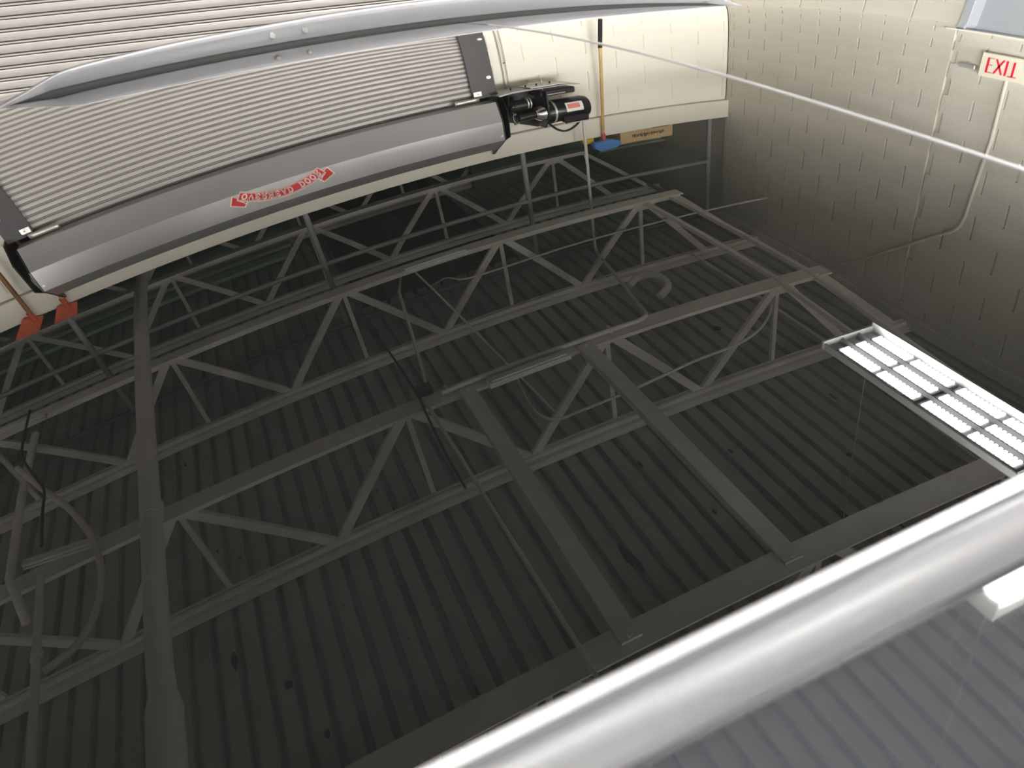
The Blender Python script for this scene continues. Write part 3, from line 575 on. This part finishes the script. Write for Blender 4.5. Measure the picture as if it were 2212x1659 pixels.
def roof_z(x, y):
    xc = min(max(x, -.38), 1.1); yc = min(max(y, -.0), 1.36); z, zx, zy = surf(xc, yc)
    dx, dy = x-xc, y-yc
    return z+.5*zx*math.tanh(dx/.5)+zy*dy-.10*dx*dx-.35*dy*dy
car = root('car', (1.0, .65, FL+.66), 'dark car with glossy black glass roof and silver roof rails', 'car')
def roof_grid(x0, x1, y0, y1, dx=.0125, dy=.0125, xl=None):
    nx, ny = max(2, round((x1-x0)/dx)), max(2, round((y1-y0)/dy)); P = []
    for i in range(nx+1):
        row = []
        for j in range(ny+1):
            y = y0+(y1-y0)*j/ny; a = x0 if xl != 'lo' else .5445-.095*y+.0015; b = x1 if xl != 'hi' else .5445-.095*y-.0015
            x = a+(b-a)*i/nx; row.append((x, y, roof_z(x, y)))
        P.append(row)
    return MB().grid(P)
YN, YF = .0715, 1.246                                      # centre lines of the rails
g1 = roof_grid(-.62, .5, YN, YF, xl='hi').build('roof_glass', 'glass', car, smooth=True, recalc=False)
g2 = roof_grid(.5, 1.75, YN, YF, xl='lo').build('roof_glass', 'glass', car, smooth=True, recalc=False); g2['label'] = 'front glass roof panel beyond the seam strip'
mb = MB(); ys = [YN+.004+(1.08-YN)*k/80 for k in range(81)]; P = []
for y in ys:
    xm = .5445-.095*y; row = []
    for t in range(7):
        a = math.pi*t/6; x = xm-.0015*math.cos(a); row.append((x, y, roof_z(x, y)-.0004+.0018*math.sin(a)))
    P.append(row)
mb.grid(P).build('seam_strip', 'bright', car, smooth=True, recalc=False)['label'] = 'thin bright strip across the glass roof'
def side(y0, y1, name):
    return roof_grid(-.62, 1.75, y0, y1, .0125, .006).build(name, 'gloss', car, smooth=True, recalc=False)
side(-.075, YN, 'roof_side'); side(YF, 1.387, 'roof_side')
def lift(x):                                              # height of the rail above the roof, falling to nothing at both ends
    t = [(-.262, 0), (-.25, .0022), (-.214, .0116), (-.175, .0236), (-.156, .0275), (-.12, .0292), (-.083, .0302), (0, .0322), (.10, .0330), (.21, .0350), (.35, .0362), (.78, .0362), (.90, .031), (.98, .020), (1.04, .008), (1.08, 0)]
    for (a, b), (c, d) in zip(t, t[1:]):
        if a <= x <= c: return b+(d-b)*(x-a)/(c-a)
    return 0
def rail(yc, sgn, name, wide, xs0=-.262):                 # sgn: +1 the inner face looks to +y
    xs = [xs0+(1.08-xs0)*k/120 for k in range(121)]; P = []; G_ = []
    for x in xs:
        if yc < .5 and x < -.2: pass
        h = max(lift(x), .0008); b = roof_z(x, yc); w2 = wide/2
        pr = [(sgn*w2*.95, .0075), (sgn*w2*1.0, h*.35), (sgn*w2*1.0, h*.80), (sgn*w2*.86, h*.95), (sgn*w2*.55, h*1.0), (sgn*w2*.38, h*.96), (sgn*w2*.22, h*.965), (-sgn*w2*.2, h*.985), (-sgn*w2*.7, h*.96), (-sgn*w2*1.0, h*.78), (-sgn*w2*1.05, h*.3), (-sgn*w2*.95, .0075)]
        if yc < .5:
            h *= .66; pr = [(w2*.95, .001), (w2, h*.35), (w2, h*.85), (w2*.82, h), (w2*.48, h*.99), (w2*.34, h*.84), (w2*.18, h*.84), (w2*.05, h*.93), (-w2*.45, h*.84), (-w2*.85, h*.42), (-w2*1.02, .0012), (-w2*.95, .0008)]
        P.append([(x, yc+a, b+min(z, max(h, .001))) for a, z in pr])
        gh = min(.0078, max(h*.5, .0008)); G_.append([(x, yc+sgn*w2*.75, b-.002), (x, yc+sgn*w2*.75, b+gh), (x, yc-sgn*w2*.75, b+gh), (x, yc-sgn*w2*.75, b-.002)])
    MB().grid(G_).build('rail_gasket', 'rubber', car, recalc=False)
    g = MB().grid(P); bright = (2, 3) if yc < .5 else (3, 4)  # top faces in lighter silver: the rail's highlight painted in
    for i in range(len(g.mi)):
        if i % 11 in bright: g.mi[i] = 1
    o = g.build('roof_rail', ['silver', 'bright'], car, smooth=55, recalc=False); o['label'] = name; return o
fr = rail(YF, -1, 'far silver roof rail in front of the rolling door', .020)
nr = rail(YN, 1, 'near silver roof rail, blurred in the foreground', .018)
for x in (.142, .193):
    b = roof_z(x, YF)+.0205; MB().tube([(x, YF-.0102, b), (x, YF-.0135, b)], [.0050, .0042], 14).build('rail_screw', 'chrome', fr, smooth=40)
# body below the roof
BW, MID = .96, .65
def sec(x, pts): return [(x, MID+a, b) for a, b in pts]
def roofh(x): return roof_z(x, -.07), roof_z(x, 1.382)
st = []
LOW = FL+.66+.22
for x, belt, sh, hw in [(-1.28, -.62, -.60, .80), (-1.22, -.60, -.56, .90), (-.9, -.56, -.50, .95), (0, -.58, -.52, .96), (1.2, -.60, -.54, .96), (2.0, -.62, -.55, .95), (2.7, -.66, -.58, .93), (3.2, -.74, -.66, .88), (3.42, -.86, -.80, .78)]:
    st.append(sec(x, [(-hw*.96, LOW), (-hw, LOW+.25), (-hw, belt-.08), (-hw*.985, belt), (-hw*.93, sh), (-hw*.5, sh+.045), (0, sh+.055), (hw*.5, sh+.045), (hw*.93, sh), (hw*.985, belt), (hw, belt-.08), (hw, LOW+.25), (hw*.96, LOW), (-hw*.96, LOW)]))
body = MB().grid(st); body.add(st[0], [tuple(range(13))]); body.add(st[-1], [tuple(range(13))[::-1]]); body.build('body_shell', 'paint', car, smooth=40)
mb = MB()
for s in (0, 1):
    P = []
    for x in [-.62+k*(2.37)/12 for k in range(13)]:
        y_t = -.075 if s == 0 else 1.387; y_b = MID-.915 if s == 0 else MID+.915
        P.append([(x, y_t, roof_z(x, y_t)), (x, y_t+(y_b-y_t)*.22, roof_z(x, y_t)-.06), (x, y_b, -.52)])
    g = MB(); g.grid(P); g.build('side_window', 'sidewin', car, smooth=60, recalc=False)
def pane(xa, xb, name):                                   # raked front and rear panes
    P = []
    for k in range(13):
        y = -.075+1.462*k/12; yb_ = MID+(y-MID)*1.25
        P.append([(xa, y, roof_z(xa, y)), (xa*.6+xb*.4, y*.9+yb_*.1, roof_z(xa, y)*.62-.52*.38), (xb, yb_, -.50)])
    MB().grid(P).build(name, 'sidewin', car, smooth=60, recalc=False)
pane(1.75, 2.45, 'windshield'); pane(-.62, -1.05, 'rear_window')
for x in (-.45, 2.6):
    for s in (-1, 1):
        y = MID+s*.86; wz = FL+.66+.33
        wh = MB().tube([(x, y-.11, wz), (x, y-.09, wz), (x, y+.09, wz), (x, y+.11, wz)], [.30, .33, .33, .30], 28).build('wheel', 'tyre', car, smooth=30); MB().tube([(x, y-.115, wz), (x, y+.115, wz)], .20, 20).build('wheel_rim', 'silver', wh, smooth=30)
for s in (-1, 1):
    MB().box(3.30, 3.40, MID+s*.62-.12, MID+s*.62+.12, -.92, -.82).build('headlamp', 'lamp', car, bevel=.02); MB().box(-1.30, -1.24, MID+s*.70-.08, MID+s*.70+.08, -.90, -.66).build('tail_lamp', 'tail', car, bevel=.02)
    MB().box(1.75, 1.88, MID+s*1.03-.09, MID+s*1.03+.09, -.56, -.42).build('wing_mirror', 'paint', car, bevel=.03)
lf = root('car_lift', (1.0, .65, FL), 'low scissor lift under the car', 'lift')
for s in (-1, 1):
    MB().box(-1.1, 3.2, MID+s*.86-.25, MID+s*.86+.25, FL+.58, FL+.66).build('runway', 'lift', lf, bevel=.01)
    for a, b in ((-.6, .9), (.9, -.6), (1.3, 2.8), (2.8, 1.3)): MB().bar((a, MID+s*.86+(.04 if a < b else -.04), FL+.05), (b, MID+s*.86+(.04 if a < b else -.04), FL+.58), .05, .10, (0, 1, 0)).build('scissor_arm', 'lift', lf)
    MB().box(-1.0, 3.1, MID+s*.86-.2, MID+s*.86+.2, FL, FL+.05).build('base_rail', 'lift', lf)
